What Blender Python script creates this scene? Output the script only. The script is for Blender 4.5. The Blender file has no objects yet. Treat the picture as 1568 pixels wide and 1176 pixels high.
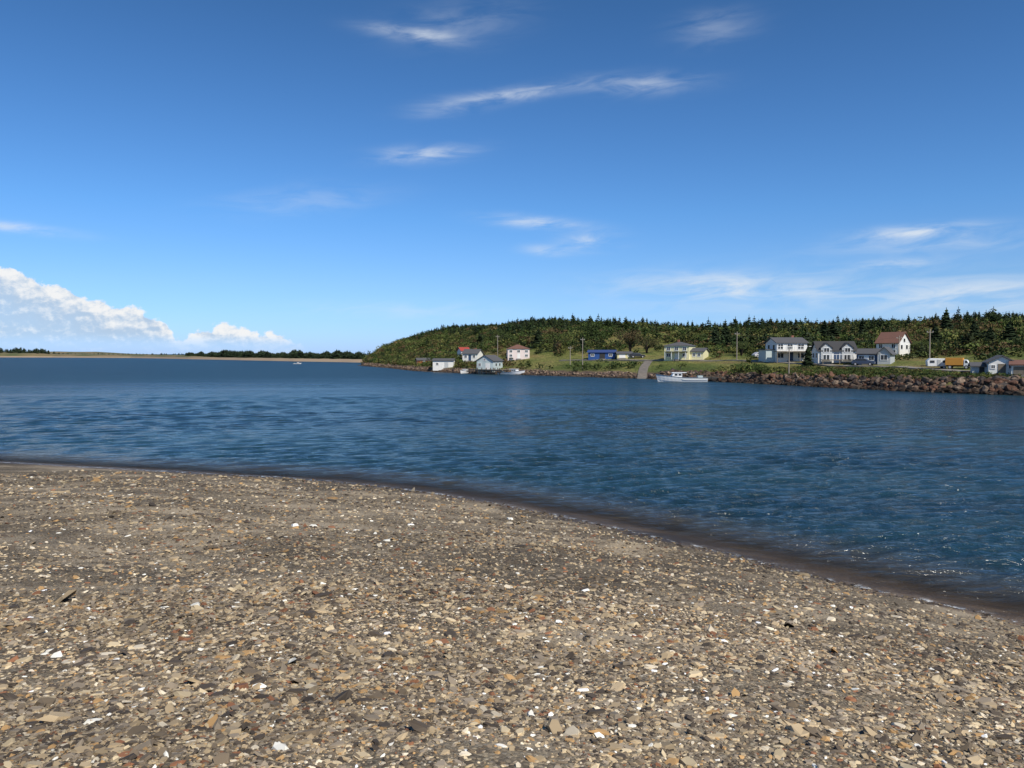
import bpy, bmesh, math, numpy as np
from mathutils import Vector
rng=np.random.default_rng(7)
sc=bpy.context.scene
H=5.0; F=1178.0; HOR=542.0
SUN_AZ=math.radians(146); SUN_EL=math.radians(44)

# ------------------------------------------------------------ helpers
_tab=rng.random((256,256))
def vnoise(x,y):
    xi=np.floor(x).astype(int); yi=np.floor(y).astype(int)
    fx=x-xi; fy=y-yi; fx=fx*fx*(3-2*fx); fy=fy*fy*(3-2*fy)
    a=_tab[xi&255,yi&255];b=_tab[(xi+1)&255,yi&255];c=_tab[xi&255,(yi+1)&255];d=_tab[(xi+1)&255,(yi+1)&255]
    return (a*(1-fx)+b*fx)*(1-fy)+(c*(1-fx)+d*fx)*fy-0.5
def fbm(x,y,o=4):
    r=0;a=1
    for i in range(o):
        r=r+a*vnoise(x*2**i+17*i,y*2**i+5*i); a*=.5
    return r
def sstep(x,a,b):
    t=np.clip((x-a)/(b-a),0,1); return t*t*(3-2*t)

def link(ob,parent=None):
    sc.collection.objects.link(ob)
    if parent: ob.parent=parent
    return ob
def np_mesh(name,V,loops,starts,mat,col=None,attrs=None,smooth=False,parent=None):
    me=bpy.data.meshes.new(name)
    V=np.asarray(V,dtype=np.float32)
    me.vertices.add(len(V)); me.vertices.foreach_set('co',V.ravel())
    me.loops.add(len(loops)); me.loops.foreach_set('vertex_index',np.asarray(loops,dtype=np.int32))
    me.polygons.add(len(starts)); me.polygons.foreach_set('loop_start',np.asarray(starts,dtype=np.int32))
    me.update(calc_edges=True)
    me.polygons.foreach_set('use_smooth',np.full(len(starts),smooth))
    if col is not None:
        ca=me.color_attributes.new(name='Col',type='FLOAT_COLOR',domain='POINT')
        c=np.ones((len(V),4),dtype=np.float32); c[:,:3]=col
        ca.data.foreach_set('color',c.ravel())
    if attrs:
        for k,v in attrs.items():
            at=me.attributes.new(name=k,type='FLOAT',domain='POINT')
            at.data.foreach_set('value',np.asarray(v,dtype=np.float32))
    me.materials.append(mat)
    return link(bpy.data.objects.new(name,me),parent)
def grid_faces(nr,nc):
    i=np.arange(nr-1)[:,None]*nc+np.arange(nc-1)[None,:]
    q=np.stack([i,i+1,i+nc+1,i+nc],-1).reshape(-1,4)
    return q.ravel(), np.arange(len(q))*4

def merge(name,tmpl,pos,scl,rot,col,mat,jit=0.0,tilt=0.0,colj=0.0):
    """tmpl=(V,loops,starts,shade,trunkmask) merged at many places into one mesh"""
    tv,tl,ts,sh,tr=tmpl
    n=len(pos);m=len(tv)
    V=np.repeat(tv[None],n,0)
    if jit: V=V*(1+rng.normal(0,jit,(n,m,1)))
    V=V*scl[:,None,:]
    if tilt:
        a=rng.normal(0,tilt,n)[:,None]; z=V[:,:,2]*np.cos(a)-V[:,:,0]*np.sin(a); x=V[:,:,0]*np.cos(a)+V[:,:,2]*np.sin(a)
        V[:,:,0]=x;V[:,:,2]=z
    c=np.cos(rot)[:,None];s=np.sin(rot)[:,None]
    x=V[:,:,0]*c-V[:,:,1]*s; y=V[:,:,0]*s+V[:,:,1]*c
    V=np.stack([x,y,V[:,:,2]],-1)+pos[:,None,:]
    C=col[:,None,:]*sh[None,:,None]*(1+rng.normal(0,colj,(n,m,1)) if colj else 1)
    C=np.where(tr[None,:,None],np.array([.05,.04,.03])[None,None,:],C)
    L=(tl[None]+np.arange(n)[:,None]*m).ravel(); S=(ts[None]+np.arange(n)[:,None]*len(tl)).ravel()
    return V.reshape(-1,3),L,S,np.clip(C,0,1).reshape(-1,3)
def merge_many(name,parts,mat,smooth=False,parent=None):
    Vs=[];Ls=[];Ss=[];Cs=[];vo=0;lo=0
    for V,L,S,C in parts:
        Vs.append(V);Ls.append(L+vo);Ss.append(S+lo);Cs.append(C);vo+=len(V);lo+=len(L)
    return np_mesh(name,np.concatenate(Vs),np.concatenate(Ls),np.concatenate(Ss),mat,col=np.concatenate(Cs),smooth=smooth,parent=parent)

# ------------------------------------------------------------ node helper
class NT:
    def __init__(s,tree): s.t=tree
    def n(s,ty,ins=None,**pr):
        nd=s.t.nodes.new(ty)
        for k,v in pr.items(): setattr(nd,k,v)
        if ins:
            for k,v in ins.items(): s.set(nd.inputs[k],v)
        return nd
    def set(s,inp,v):
        if isinstance(v,bpy.types.NodeSocket): s.t.links.new(v,inp)
        else: inp.default_value=v
    def m(s,op,*a,clamp=False):
        nd=s.t.nodes.new('ShaderNodeMath'); nd.operation=op; nd.use_clamp=clamp
        for i,v in enumerate(a): s.set(nd.inputs[i],v)
        return nd.outputs[0]
    def ss(s,x,a,b,lo=0.,hi=1.):
        nd=s.n('ShaderNodeMapRange',interpolation_type='SMOOTHSTEP')
        for i,v in enumerate([x,a,b,lo,hi]): s.set(nd.inputs[i],v)
        return nd.outputs[0]
    def mix(s,f,a,b,bt='MIX'):
        nd=s.n('ShaderNodeMix',data_type='RGBA',blend_type=bt)
        s.set(nd.inputs[0],f); 
        for i,v in ((6,a),(7,b)):
            if isinstance(v,tuple) and len(v)==3: v=v+(1,)
            s.set(nd.inputs[i],v)
        return nd.outputs[2]
    def noise(s,vec,scale,detail=4,rough=.55,dist=0):
        nd=s.n('ShaderNodeTexNoise',{'Scale':scale,'Detail':detail,'Roughness':rough,'Distortion':dist})
        if vec is not None: s.set(nd.inputs['Vector'],vec)
        return nd.outputs['Fac']
    def ramp(s,x,stops,interp='LINEAR'):
        nd=s.n('ShaderNodeValToRGB'); cr=nd.color_ramp; cr.interpolation=interp
        while len(cr.elements)<len(stops): cr.elements.new(.5)
        for e,(p,c) in zip(cr.elements,stops):
            e.position=p; e.color=tuple(c)+(1,) if not isinstance(c,float) else (c,c,c,1)
        s.set(nd.inputs[0],x); return nd.outputs[0]
def newmat(name):
    m=bpy.data.materials.new(name); m.use_nodes=True; t=m.node_tree
    b=t.nodes['Principled BSDF']; return m,NT(t),b
_mc={}
def paint(name,col,rough=.6,var=.15,scale=3.,bump=0.0,metal=0):
    if name in _mc: return _mc[name]
    m,q,b=newmat(name)
    g=q.n('ShaderNodeTexCoord').outputs['Object']
    f=q.noise(g,scale,4,.6)
    d=tuple(c*(1-var*1.6) for c in col); l=tuple(min(1,c*(1+var)) for c in col)
    q.set(b.inputs['Base Color'],q.mix(f,d,l)); b.inputs['Roughness'].default_value=rough
    b.inputs['Metallic'].default_value=metal
    if bump:
        bn=q.n('ShaderNodeBump',{'Strength':bump,'Distance':.05,'Height':f}); q.set(b.inputs['Normal'],bn.outputs[0])
    _mc[name]=m; return m
def siding(name,col):
    if name in _mc: return _mc[name]
    m,q,b=newmat(name)
    tc=q.n('ShaderNodeTexCoord').outputs['Object']
    f=q.noise(tc,1.5,4,.6)
    sep=q.n('ShaderNodeSeparateXYZ',{0:tc})
    saw=q.m('FRACT',q.m('MULTIPLY',sep.outputs[2],6.0))
    dk=q.ss(saw,.0,.12,.78,1.)
    c=q.mix(f,tuple(x*.82 for x in col),tuple(min(1,x*1.06) for x in col))
    c=q.mix(1.0,c,dk,'MULTIPLY')
    q.set(b.inputs['Base Color'],c); b.inputs['Roughness'].default_value=.6
    bn=q.n('ShaderNodeBump',{'Strength':.4,'Distance':.02,'Height':saw}); q.set(b.inputs['Normal'],bn.outputs[0])
    _mc[name]=m; return m
def shingle(name,col):
    if name in _mc: return _mc[name]
    m,q,b=newmat(name)
    tc=q.n('ShaderNodeTexCoord').outputs['Object']
    f=q.noise(tc,8,3,.7); f2=q.noise(tc,.8,3)
    c=q.mix(f,tuple(x*.65 for x in col),tuple(min(1,x*1.3) for x in col)); c=q.mix(q.m('MULTIPLY',f2,.4),c,(.06,.055,.05))
    q.set(b.inputs['Base Color'],c); b.inputs['Roughness'].default_value=.85
    _mc[name]=m; return m
def colmat(name,rough=.9,scale=0.,var=.35,spec=.3):
    m,q,b=newmat(name)
    a=q.n('ShaderNodeAttribute',attribute_name='Col').outputs['Color']
    if scale:
        g=q.n('ShaderNodeNewGeometry').outputs['Position']
        a=q.mix(1.,a,q.ss(q.noise(g,scale,2,.6),.3,.7,1-var,1+var),'MULTIPLY')
    q.set(b.inputs['Base Color'],a); b.inputs['Roughness'].default_value=rough
    b.inputs['Specular IOR Level'].default_value=spec
    return m
def glass():
    if 'window_glass' in _mc: return _mc['window_glass']
    m,q,b=newmat('window_glass')
    g=q.n('ShaderNodeTexCoord').outputs['Object']
    q.set(b.inputs['Base Color'],q.mix(q.noise(g,1.5,2),(.01,.012,.015),(.06,.07,.08)))
    b.inputs['Roughness'].default_value=.08
    _mc['window_glass']=m; return m

# ------------------------------------------------------------ part builder
class Part:
    def __init__(s): s.v=[];s.f=[]
    def add(s,vs,fs):
        o=len(s.v); s.v+=list(vs); s.f+=[tuple(i+o for i in f) for f in fs]; return s
    def box(s,cx,cy,cz,sx,sy,sz):
        x,y,z=sx/2,sy/2,sz/2
        return s.add([(cx+i*x,cy+j*y,cz+k*z) for k in(-1,1) for j in(-1,1) for i in(-1,1)],
          [(0,2,3,1),(4,5,7,6),(0,1,5,4),(2,6,7,3),(0,4,6,2),(1,3,7,5)])
    def prof(s,pts,y0,y1):   # polygon in xz extruded along y
        n=len(pts)
        return s.add([(p[0],y0,p[1]) for p in pts]+[(p[0],y1,p[1]) for p in pts],
          [tuple(range(n)),tuple(range(2*n-1,n-1,-1))]+[(i,i+n,(i+1)%n+n,(i+1)%n) for i in range(n)])
    def profx(s,pts,x0,x1):  # polygon in yz extruded along x
        n=len(pts)
        return s.add([(x0,p[0],p[1]) for p in pts]+[(x1,p[0],p[1]) for p in pts],
          [tuple(range(n-1,-1,-1)),tuple(range(n,2*n))]+[(i,(i+1)%n,(i+1)%n+n,i+n) for i in range(n)])
    def cyl(s,p0,p1,r0,r1,n=8):
        p0=Vector(p0);p1=Vector(p1);d=(p1-p0).normalized(); a=d.orthogonal().normalized(); b=d.cross(a)
        vs=[];
        for p,r in((p0,r0),(p1,r1)):
            for i in range(n):
                t=2*math.pi*i/n; vs.append(tuple(p+a*math.cos(t)*r+b*math.sin(t)*r))
        return s.add(vs,[(i,(i+1)%n,(i+1)%n+n,i+n) for i in range(n)]+[tuple(range(n-1,-1,-1)),tuple(range(n,2*n))])
    def make(s,name,mat,parent,bev=0):
        me=bpy.data.meshes.new(name); me.from_pydata(s.v,[],s.f); me.update()
        bm=bmesh.new(); bm.from_mesh(me); bmesh.ops.recalc_face_normals(bm,faces=bm.faces)
        bm.to_mesh(me); bm.free(); me.materials.append(mat)
        ob=link(bpy.data.objects.new(name,me),parent)
        if bev:
            md=ob.modifiers.new('bevel','BEVEL'); md.width=bev; md.segments=2
        return ob
def empty(name,loc,rz=0):
    e=bpy.data.objects.new(name,None); e.location=loc; e.rotation_euler=(0,0,rz); e.empty_display_size=.5
    return link(e)

# ------------------------------------------------------------ near beach shape
shore=[(-140,48),(-80,44),(-40,39.5),(-23.78,35.56),(-14.84,32.57),(-7.36,30.37),(-1.93,26.87),(2.25,22.66),(5.22,19.27),(7.27,16.42),(9.0,14.63),(9.6,13.9),(12,10.5),(16,4),(20,-6),(30,-30),(60,-140)]
def chaikin(p,it=1):
    for _ in range(it):
        o=[p[0]]
        for a,b in zip(p[:-1],p[1:]):
            o.append((a[0]*.75+b[0]*.25,a[1]*.75+b[1]*.25)); o.append((a[0]*.25+b[0]*.75,a[1]*.25+b[1]*.75))
        o.append(p[-1]); p=o
    return p
SH=np.array(chaikin(shore,1))
def shore_s(x,y):
    best=np.full(x.shape,1e9); sg=np.zeros(x.shape)
    for a,b in zip(SH[:-1],SH[1:]):
        d=b-a; L=(d**2).sum(); t=np.clip(((x-a[0])*d[0]+(y-a[1])*d[1])/L,0,1)
        q=(x-a[0]-t*d[0])**2+(y-a[1]-t*d[1])**2
        cr=-(d[0]*(y-a[1])-d[1]*(x-a[0]))
        m=q<best-1e-9; best=np.where(m,q,best); sg=np.where(m,np.sign(cr),sg)
    return np.sqrt(best)*sg
def beach_z(x,y,s=None):
    if s is None: s=shore_s(x,y)
    rho=np.sqrt(x**2+np.maximum(y,0)**2)
    rp=np.maximum(np.sqrt((np.maximum(rho-2.0,0))**2+.5)-.9,0)
    sp=np.maximum(s,0)
    up=3.4*sp/(sp+rp+1e-3)
    n=.07*fbm(x*.35,y*.55,3)+.05*vnoise(x*1.1+9,y*1.5)+.016*vnoise(x*3.3,y*3.3)
    n=n*(.35+.65*sstep(sp,0,3))
    n=n+.04*np.sin(sp*1.25+1.5*vnoise(x*.3,y*.3))*sstep(sp,1,4)
    dn=-.14*np.maximum(-s,0)
    return np.where(s>0,up,np.maximum(dn,-4))+n

th=np.linspace(-math.pi,math.pi,841); rr=np.concatenate([[.01],np.geomspace(.6,150,420)])
R,T=np.meshgrid(rr,th,indexing='ij'); X=R*np.sin(T);Y=R*np.cos(T)
s=shore_s(X,Y); Z=beach_z(X,Y,s)
L,S=grid_faces(*X.shape)

m,q,b=newmat('pebble_ground')
pos=q.n('ShaderNodeNewGeometry').outputs['Position']
sa=q.n('ShaderNodeAttribute',attribute_name='shore').outputs['Fac']
def pebcol(scale):
    v=q.n('ShaderNodeTexVoronoi',{'Vector':pos,'Scale':scale,'Randomness':1.0})
    hs=q.n('ShaderNodeSeparateColor',{0:v.outputs['Color']})
    c=q.ramp(hs.outputs[0],[(0,(.06,.045,.03)),(.2,(.13,.10,.065)),(.45,(.26,.205,.13)),(.62,(.38,.295,.18)),(.78,(.2,.17,.13)),(.9,(.46,.38,.25)),(.975,(.38,.23,.1)),(1.,(.75,.70,.58))])
    c=q.mix(1.,c,q.ss(v.outputs['Distance'],.35,.62,1.,.45),'MULTIPLY')
    return c,v.outputs['Distance']
c1,d1=pebcol(38); c2,d2=pebcol(90)
pick=q.ss(q.noise(pos,5,2),.42,.6)
c=q.mix(pick,c1,c2)
fine=q.noise(pos,120,3,.8)
big=q.noise(q.n('ShaderNodeMapping',{'Vector':pos,'Rotation':(0,0,.5),'Scale':(.35,.7,1)}).outputs[0],.8,5,.65,.5)
c=q.mix(q.ss(big,.47,.64,.0,.5),c,q.mix(fine,(.17,.135,.09),(.5,.41,.285)))
c=q.mix(1.,c,q.ss(big,.34,.6,.62,1.2),'MULTIPLY')
c=q.mix(1.,c,q.ss(q.noise(pos,.16,3,.6),.32,.68,.72,1.25),'MULTIPLY')
wn=q.m('ADD',sa,q.m('MULTIPLY',q.m('SUBTRACT',q.noise(pos,.9,3),.5),1.6))
wet=q.ss(wn,.0,1.1,1.,0.)
c=q.mix(q.m('MULTIPLY',wet,.85),c,q.mix(1.,c,(.45,.35,.26),'MULTIPLY'))
q.set(b.inputs['Base Color'],c)
q.set(b.inputs['Roughness'],q.ss(wet,0.,1.,.9,.5)); b.inputs['Specular IOR Level'].default_value=.3
bn=q.n('ShaderNodeBump',{'Strength':.55,'Distance':.012,'Height':q.m('ADD',fine,q.m('MULTIPLY',d1,-.8))}); q.set(b.inputs['Normal'],bn.outputs[0])
np_mesh('pebble_beach',np.stack([X,Y,Z],-1).reshape(-1,3),L,S,m,attrs={'shore':s.ravel()},smooth=True)

# loose gravel : one mesh of angular flat stones
NS=190000; NN=110000
r=np.concatenate([np.exp(rng.uniform(math.log(2.3),math.log(36),NS)),rng.uniform(2.4,9.5,NN)]); t=rng.uniform(-.78,.78,NS+NN)
x=r*np.sin(t);y=r*np.cos(t); s=shore_s(x,y)
clump=.8*fbm(x*.9,y*.9,3)+.7*fbm(x*.25+5,y*.5,3)
keep=(s>-.15)&(rng.random(NS+NN)<.62+.8*clump)
x,y,r,s,clump=x[keep],y[keep],r[keep],s[keep],clump[keep]; n=len(x)
z=beach_z(x,y,s)
ang=np.arange(6)/6*2*math.pi
tv=np.concatenate([np.stack([np.cos(ang),np.sin(ang),np.full(6,-.25)],-1),np.stack([.72*np.cos(ang+.2),.72*np.sin(ang+.2),np.full(6,.45)],-1)])
tl=[];ts=[]
for i in range(6): ts.append(len(tl)); tl+= [i,(i+1)%6,(i+1)%6+6,i+6]
ts.append(len(tl)); tl+=[6,7,8,9,10,11]
tm=(tv,np.array(tl),np.array(ts),np.array([.85]*6+[1.]*6),np.zeros(12,bool))
size=.0088*(r/4)**.6*np.exp(rng.normal(0,.48,n))
bigm=rng.random(n)<.014; size=np.where(bigm,np.minimum(size,.02)*rng.uniform(1.6,3.2,n),size)
scl=np.stack([size*rng.uniform(.9,1.8,n),size*rng.uniform(.6,1.1,n),size*rng.uniform(.35,.8,n)],-1)
pal=np.array([[.26,.21,.15],[.075,.058,.042],[.16,.122,.08],[.38,.29,.175],[.5,.40,.25],[.40,.245,.105],[.22,.10,.05],[.58,.5,.37],[.85,.82,.72]])
pi=rng.choice(9,n,p=[.19,.19,.21,.18,.085,.055,.032,.046,.012])
col=pal[pi]*rng.uniform(.72,1.28,(n,1))*np.clip(1.05-.6*clump,.55,1.3)[:,None]
wetf=sstep(s+1.3*vnoise(x*.9,y*.9),.0,1.1)[:,None]; col=col*(.42+.58*wetf)
g_=merge('gravel',tm,np.stack([x,y,z+scl[:,2]*.15],-1),scl,rng.uniform(0,6.28,n),col,None,jit=.16,tilt=.28)
merge_many('beach_gravel',[g_],colmat('gravel_stone',.75))

# ------------------------------------------------------------ water
na=980; th=np.linspace(-1.3,1.3,na); rr=np.concatenate([np.geomspace(9,430,800),np.geomspace(450,25000,30)])
R,T=np.meshgrid(rr,th,indexing='ij'); X=R*np.sin(T);Y=R*np.cos(T)
s=shore_s(X,Y); dep=np.where(R<60,-beach_z(X,Y,s),4)
Z=np.zeros_like(X); sp=R*.005
gust=.85+.9*fbm(X*.03,Y*.06,3)
for i in range(46):
    lam=.22*(1.9/.22)**rng.random(); k=2*math.pi/lam
    a=math.radians(-72+rng.normal(0,19)); dx,dy=math.cos(a),math.sin(a)
    amp=.040/k*(1.2 if .4<lam<1.1 else .85)
    env=np.clip(1.+2.*vnoise(X*.3+i*7,Y*.3+i*3),.05,2)   # broken, short wave groups
    Z+=env*amp*np.clip(1.6-3.0*sp/lam,0,1)*np.sin(k*(X*dx+Y*dy)+rng.uniform(0,6.28)+1.6*vnoise(X*.5/lam+i*3,Y*.5/lam))
Z=Z*np.maximum(gust,.3)*np.clip(.14+dep/.6,.10,1.)*(R<420)
L,S=grid_faces(*X.shape)
fd_=dep.ravel()[L.reshape(-1,4)]
kf=(fd_.max(1)>-.35); L=L.reshape(-1,4)[kf]; fd_=fd_[kf]; shallow=(fd_.min(1)<.7)
S=np.arange(len(L))*4
def water_mat(name,sh):
    m,q,b=newmat(name)
    pos=q.n('ShaderNodeNewGeometry').outputs['Position']
    ch=q.n('ShaderNodeAttribute',attribute_name='chop').outputs['Fac']
    mp=q.n('ShaderNodeMapping',{'Vector':pos,'Rotation':(0,0,.3),'Scale':(.4,1.3,1)}).outputs[0]
    n1=q.noise(mp,2.1,4,.65,.4); n2=q.noise(mp,8,2,.6,.2); n0=q.noise(mp,.5,2,.5,.3)
    hgt=q.m('ADD',q.m('ADD',n1,q.m('MULTIPLY',n2,.22)),n0)
    bn=q.n('ShaderNodeBump',{'Strength':1.,'Distance':.27,'Height':hgt})
    streak=q.noise(q.n('ShaderNodeMapping',{'Vector':pos,'Rotation':(0,0,.3),'Scale':(.02,.09,1)}).outputs[0],1.,4,.6)
    c=q.mix(q.ss(streak,.35,.65),(.008,.026,.038),(.014,.046,.060))
    if sh:
        da=q.n('ShaderNodeAttribute',attribute_name='depth').outputs['Fac']
        c=q.mix(q.ss(da,.0,.7),(.085,.068,.048),c)
        foam=q.m('MULTIPLY',q.ss(da,-.01,.055,1.,0.),q.ss(q.noise(pos,3.5,4,.7),.47,.6))
        c=q.mix(foam,c,(.75,.77,.77))
        q.set(b.inputs['Alpha'],q.m('MAXIMUM',foam,q.ss(da,-.01,.45,.1,1.)))
    q.set(b.inputs['Base Color'],c)
    q.set(b.inputs['Roughness'],q.ss(q.m('ADD',ch,q.m('MULTIPLY',q.m('SUBTRACT',streak,.5),.6)),0.,1.,.12,.38)); b.inputs['IOR'].default_value=1.33
    q.set(b.inputs['Normal'],bn.outputs[0]); return m
chop=sstep(R,25,220)
wo=np_mesh('sea_water',np.stack([X,Y,Z],-1).reshape(-1,3),L.ravel(),S,water_mat('sea_water',False),attrs={'depth':dep.ravel(),'chop':chop.ravel()},smooth=True)
wo.data.materials.append(water_mat('shallow_water',True)); wo.data.polygons.foreach_set('material_index',shallow.astype(np.int32))

# ------------------------------------------------------------ headland terrain
AX=np.array([.474,-.88]); BX=np.array([.88,.474]); TIP=np.array([-63.6,327.])
def ab2xy(a,b_): return TIP[0]+a*AX[0]+b_*BX[0], TIP[1]+a*AX[1]+b_*BX[1]
SHO=[(555,327),(600,272),(640,226),(700,203),(800,184),(900,168),(990,155),(1100,140),(1250,118),(1400,103),(1568,93),(1800,80),(2400,60)]
sx=np.array([(p-784)/F*d for p,d in SHO]); sy=np.array([d for p,d in SHO],float)
sa_=(sx-TIP[0])*AX[0]+(sy-TIP[1])*AX[1]; sb_=(sx-TIP[0])*BX[0]+(sy-TIP[1])*BX[1]
def land_z(x,y):
    a=(x-TIP[0])*AX[0]+(y-TIP[1])*AX[1]; bb=(x-TIP[0])*BX[0]+(y-TIP[1])*BX[1]
    bb=bb-np.interp(a,sa_,sb_)+1.6*vnoise(a*.12,a*.03+2)+.8*vnoise(a*.5,bb*.2)
    c=(x+.195*y)*.98+2*vnoise(y*.05,x*.05)
    xl=[-30,0,2,10,20,40,65,100,150,260,500]
    PL=np.interp(bb,xl,[-4,0,1.0,2.2,4.2,8.6,14,19.5,22,22,14])
    PR=np.interp(bb,[-30,0,2.5,6,30,70,120,160,200,300,500],[-4,0,1.6,2.0,3.8,6.9,12.5,15.4,16.2,16.5,12])
    w=sstep(x,15,85)
    z=PL*(1-w)+PR*w
    z=z*(1-.14*sstep(x,120,210))
    pe=np.interp(c,[-20,0,3,10,16,30,50,90,150],[-4,0,1.8,5.5,8.5,13.5,18,30,60])
    z=np.minimum(z,pe)
    amp=sstep(z,1,8)
    z=z+amp*(2.2*fbm(x*.02,y*.02,3)+.5*fbm(x*.12,y*.12,2))+.12*vnoise(x*.8,y*.8)*sstep(z,.1,1.)
    return z,bb,c
ag=np.arange(-230,420,1.6); bg=np.concatenate([np.arange(-14,12,.7),np.arange(12,420,1.7)])
A,B=np.meshgrid(ag,bg,indexing='ij'); 
B2=B+np.interp(A,sa_,sb_)
X,Y=ab2xy(A,B2); Z,bb,cc=land_z(X,Y)
L,S=grid_faces(*X.shape)
m,q,b=newmat('headland_grass')
pos=q.n('ShaderNodeNewGeometry').outputs['Position']
zz=q.n('ShaderNodeSeparateXYZ',{0:pos}).outputs[2]
n1=q.noise(pos,.05,4,.65,.5); n2=q.noise(pos,.4,4,.65); n3=q.noise(pos,2.0,3,.75)
g1=q.ramp(n1,[(.3,(.06,.085,.02)),(.42,(.12,.14,.035)),(.52,(.22,.205,.065)),(.62,(.21,.145,.065)),(.72,(.10,.12,.03))])
g=q.mix(q.ss(n2,.35,.7,0.,.6),g1,(.08,.11,.026)); g=q.mix(1.,g,q.ss(n3,.25,.75,.4,1.5),'MULTIPLY')
rock=q.mix(n2,(.07,.05,.04),(.26,.185,.13)); rock=q.mix(q.ss(n3,.4,.6),rock,(.09,.065,.05))
rk=q.ss(q.m('ADD',zz,q.m('MULTIPLY',q.m('SUBTRACT',n2,.5),1.6)),.8,1.5,1.,0.)
g=q.mix(rk,g,rock)
g=q.mix(q.ss(zz,.12,.3,1.,0.),g,(.03,.026,.02))
q.set(b.inputs['Base Color'],g); b.inputs['Roughness'].default_value=.95; b.inputs['Specular IOR Level'].default_value=.15
bn=q.n('ShaderNodeBump',{'Strength':.9,'Distance':.4,'Height':n3}); q.set(b.inputs['Normal'],bn.outputs[0])
np_mesh('headland_terrain',np.stack([X,Y,Z],-1).reshape(-1,3),L,S,m,smooth=True)

def sight(px,py):
    """ground spot of the headland seen along a bearing/drop from the beach"""
    d=np.arange(85,520,.25); u=(px-784)/F; x=u*d; z,bb,c=land_z(x,d)
    ok=(z>.15)&(z>=H-(py-HOR)/F*d)&(bb>0)
    i=int(np.argmax(ok)); return float(x[i]),float(d[i]),float(z[i])

# ------------------------------------------------------------ vegetation templates
def spruce_t(levels,nb,seed,fat=.27):
    g=np.random.default_rng(seed); V=[];L=[];S=[];sh=[];tr=[]
    def quad(ps,sv,t):
        o=len(V); V.extend(ps); S.append(len(L)); L.extend([o,o+1,o+2,o+3]); sh.extend(sv); tr.extend([t]*4)
    for i in range(5):
        a0=i/5*6.283;a1=(i+1)/5*6.283
        quad([(.022*math.cos(a0),.022*math.sin(a0),-.05),(.022*math.cos(a1),.022*math.sin(a1),-.05),(.004*math.cos(a1),.004*math.sin(a1),.97),(.004*math.cos(a0),.004*math.sin(a0),.97)],[1]*4,True)
    for k in range(levels):
        t=k/(levels-1); z=.06+.88*t; rad=fat*(1-t)**.7+.02
        for j in range(nb):
            a=(j+g.random())/nb*6.283; l=rad*g.uniform(.6,1.25); dr=l*g.uniform(.15,.5); w=l*.45
            ca,sn=math.cos(a),math.sin(a); zz=z+g.uniform(-.03,.03)
            mid=(.6*l*ca,.6*l*sn); b_=g.uniform(.6,1.)
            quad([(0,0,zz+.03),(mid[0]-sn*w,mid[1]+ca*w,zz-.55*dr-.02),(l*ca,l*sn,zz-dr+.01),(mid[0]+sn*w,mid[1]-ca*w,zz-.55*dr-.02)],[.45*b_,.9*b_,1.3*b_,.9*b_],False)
    quad([(-.012,0,.93),(.012,0,.93),(.002,0,1.0),(-.002,0,1.0)],[1]*4,False)
    return (np.array(V),np.array(L),np.array(S),np.array(sh),np.array(tr))
def leaf_t(n,seed,q_=.22,trunk=False,lump=6):
    g=np.random.default_rng(seed); V=[];L=[];S=[];sh=[];tr=[]
    def quad(ps,sv,t=False):
        o=len(V); V.extend([tuple(p) for p in ps]); S.append(len(L)); L.extend([o,o+1,o+2,o+3]); sh.extend(sv); tr.extend([t]*4)
    cs=[(g.normal(0,.38),g.normal(0,.38),g.uniform(.4,.8),g.uniform(.25,.45)) for _ in range(lump)]
    zo=.45 if trunk else 0
    if trunk:
        for c in cs+[(0,0,.8,0)]:
            p0=np.array([0,0,-.1]);p1=np.array([c[0]*.15,c[1]*.15,.45]);p2=np.array([c[0],c[1],c[2]*.7+zo])
            for a_,b_,r0,r1 in((p0,p1,.05,.035),(p1,p2,.03,.01)):
                for ax in (np.array([1,0,0]),np.array([0,1,0])):
                    quad([a_-ax*r0,a_+ax*r0,b_+ax*r1,b_-ax*r1],[1]*4,True)
    for i in range(n):
        c=cs[g.integers(lump)]; d=g.normal(size=3); d/=np.linalg.norm(d); rr_=c[3]*g.uniform(.55,1.05)
        p=np.array([c[0],c[1],c[2]*(.7 if trunk else .75)+zo])+d*rr_*np.array([1,1,.85])
        if p[2]<0: p[2]=abs(p[2])*.3
        a=g.normal(size=3);a/=np.linalg.norm(a); b_=np.cross(a,g.normal(size=3)); b_/=np.linalg.norm(b_)
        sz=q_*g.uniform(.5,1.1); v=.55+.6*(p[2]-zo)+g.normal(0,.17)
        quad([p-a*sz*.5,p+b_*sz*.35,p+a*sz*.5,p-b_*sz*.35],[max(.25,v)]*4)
    return (np.array(V),np.array(L),np.array(S),np.array(sh),np.array(tr))
SPR=[spruce_t(8,7,i,.26+.05*(i%3)) for i in range(6)]
LEAF=[leaf_t(80,i,.24) for i in range(6)]
needle=colmat('spruce_needles',.85,0,0,.15); leafm=colmat('shrub_leaves',.8,0,0,.2)

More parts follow.
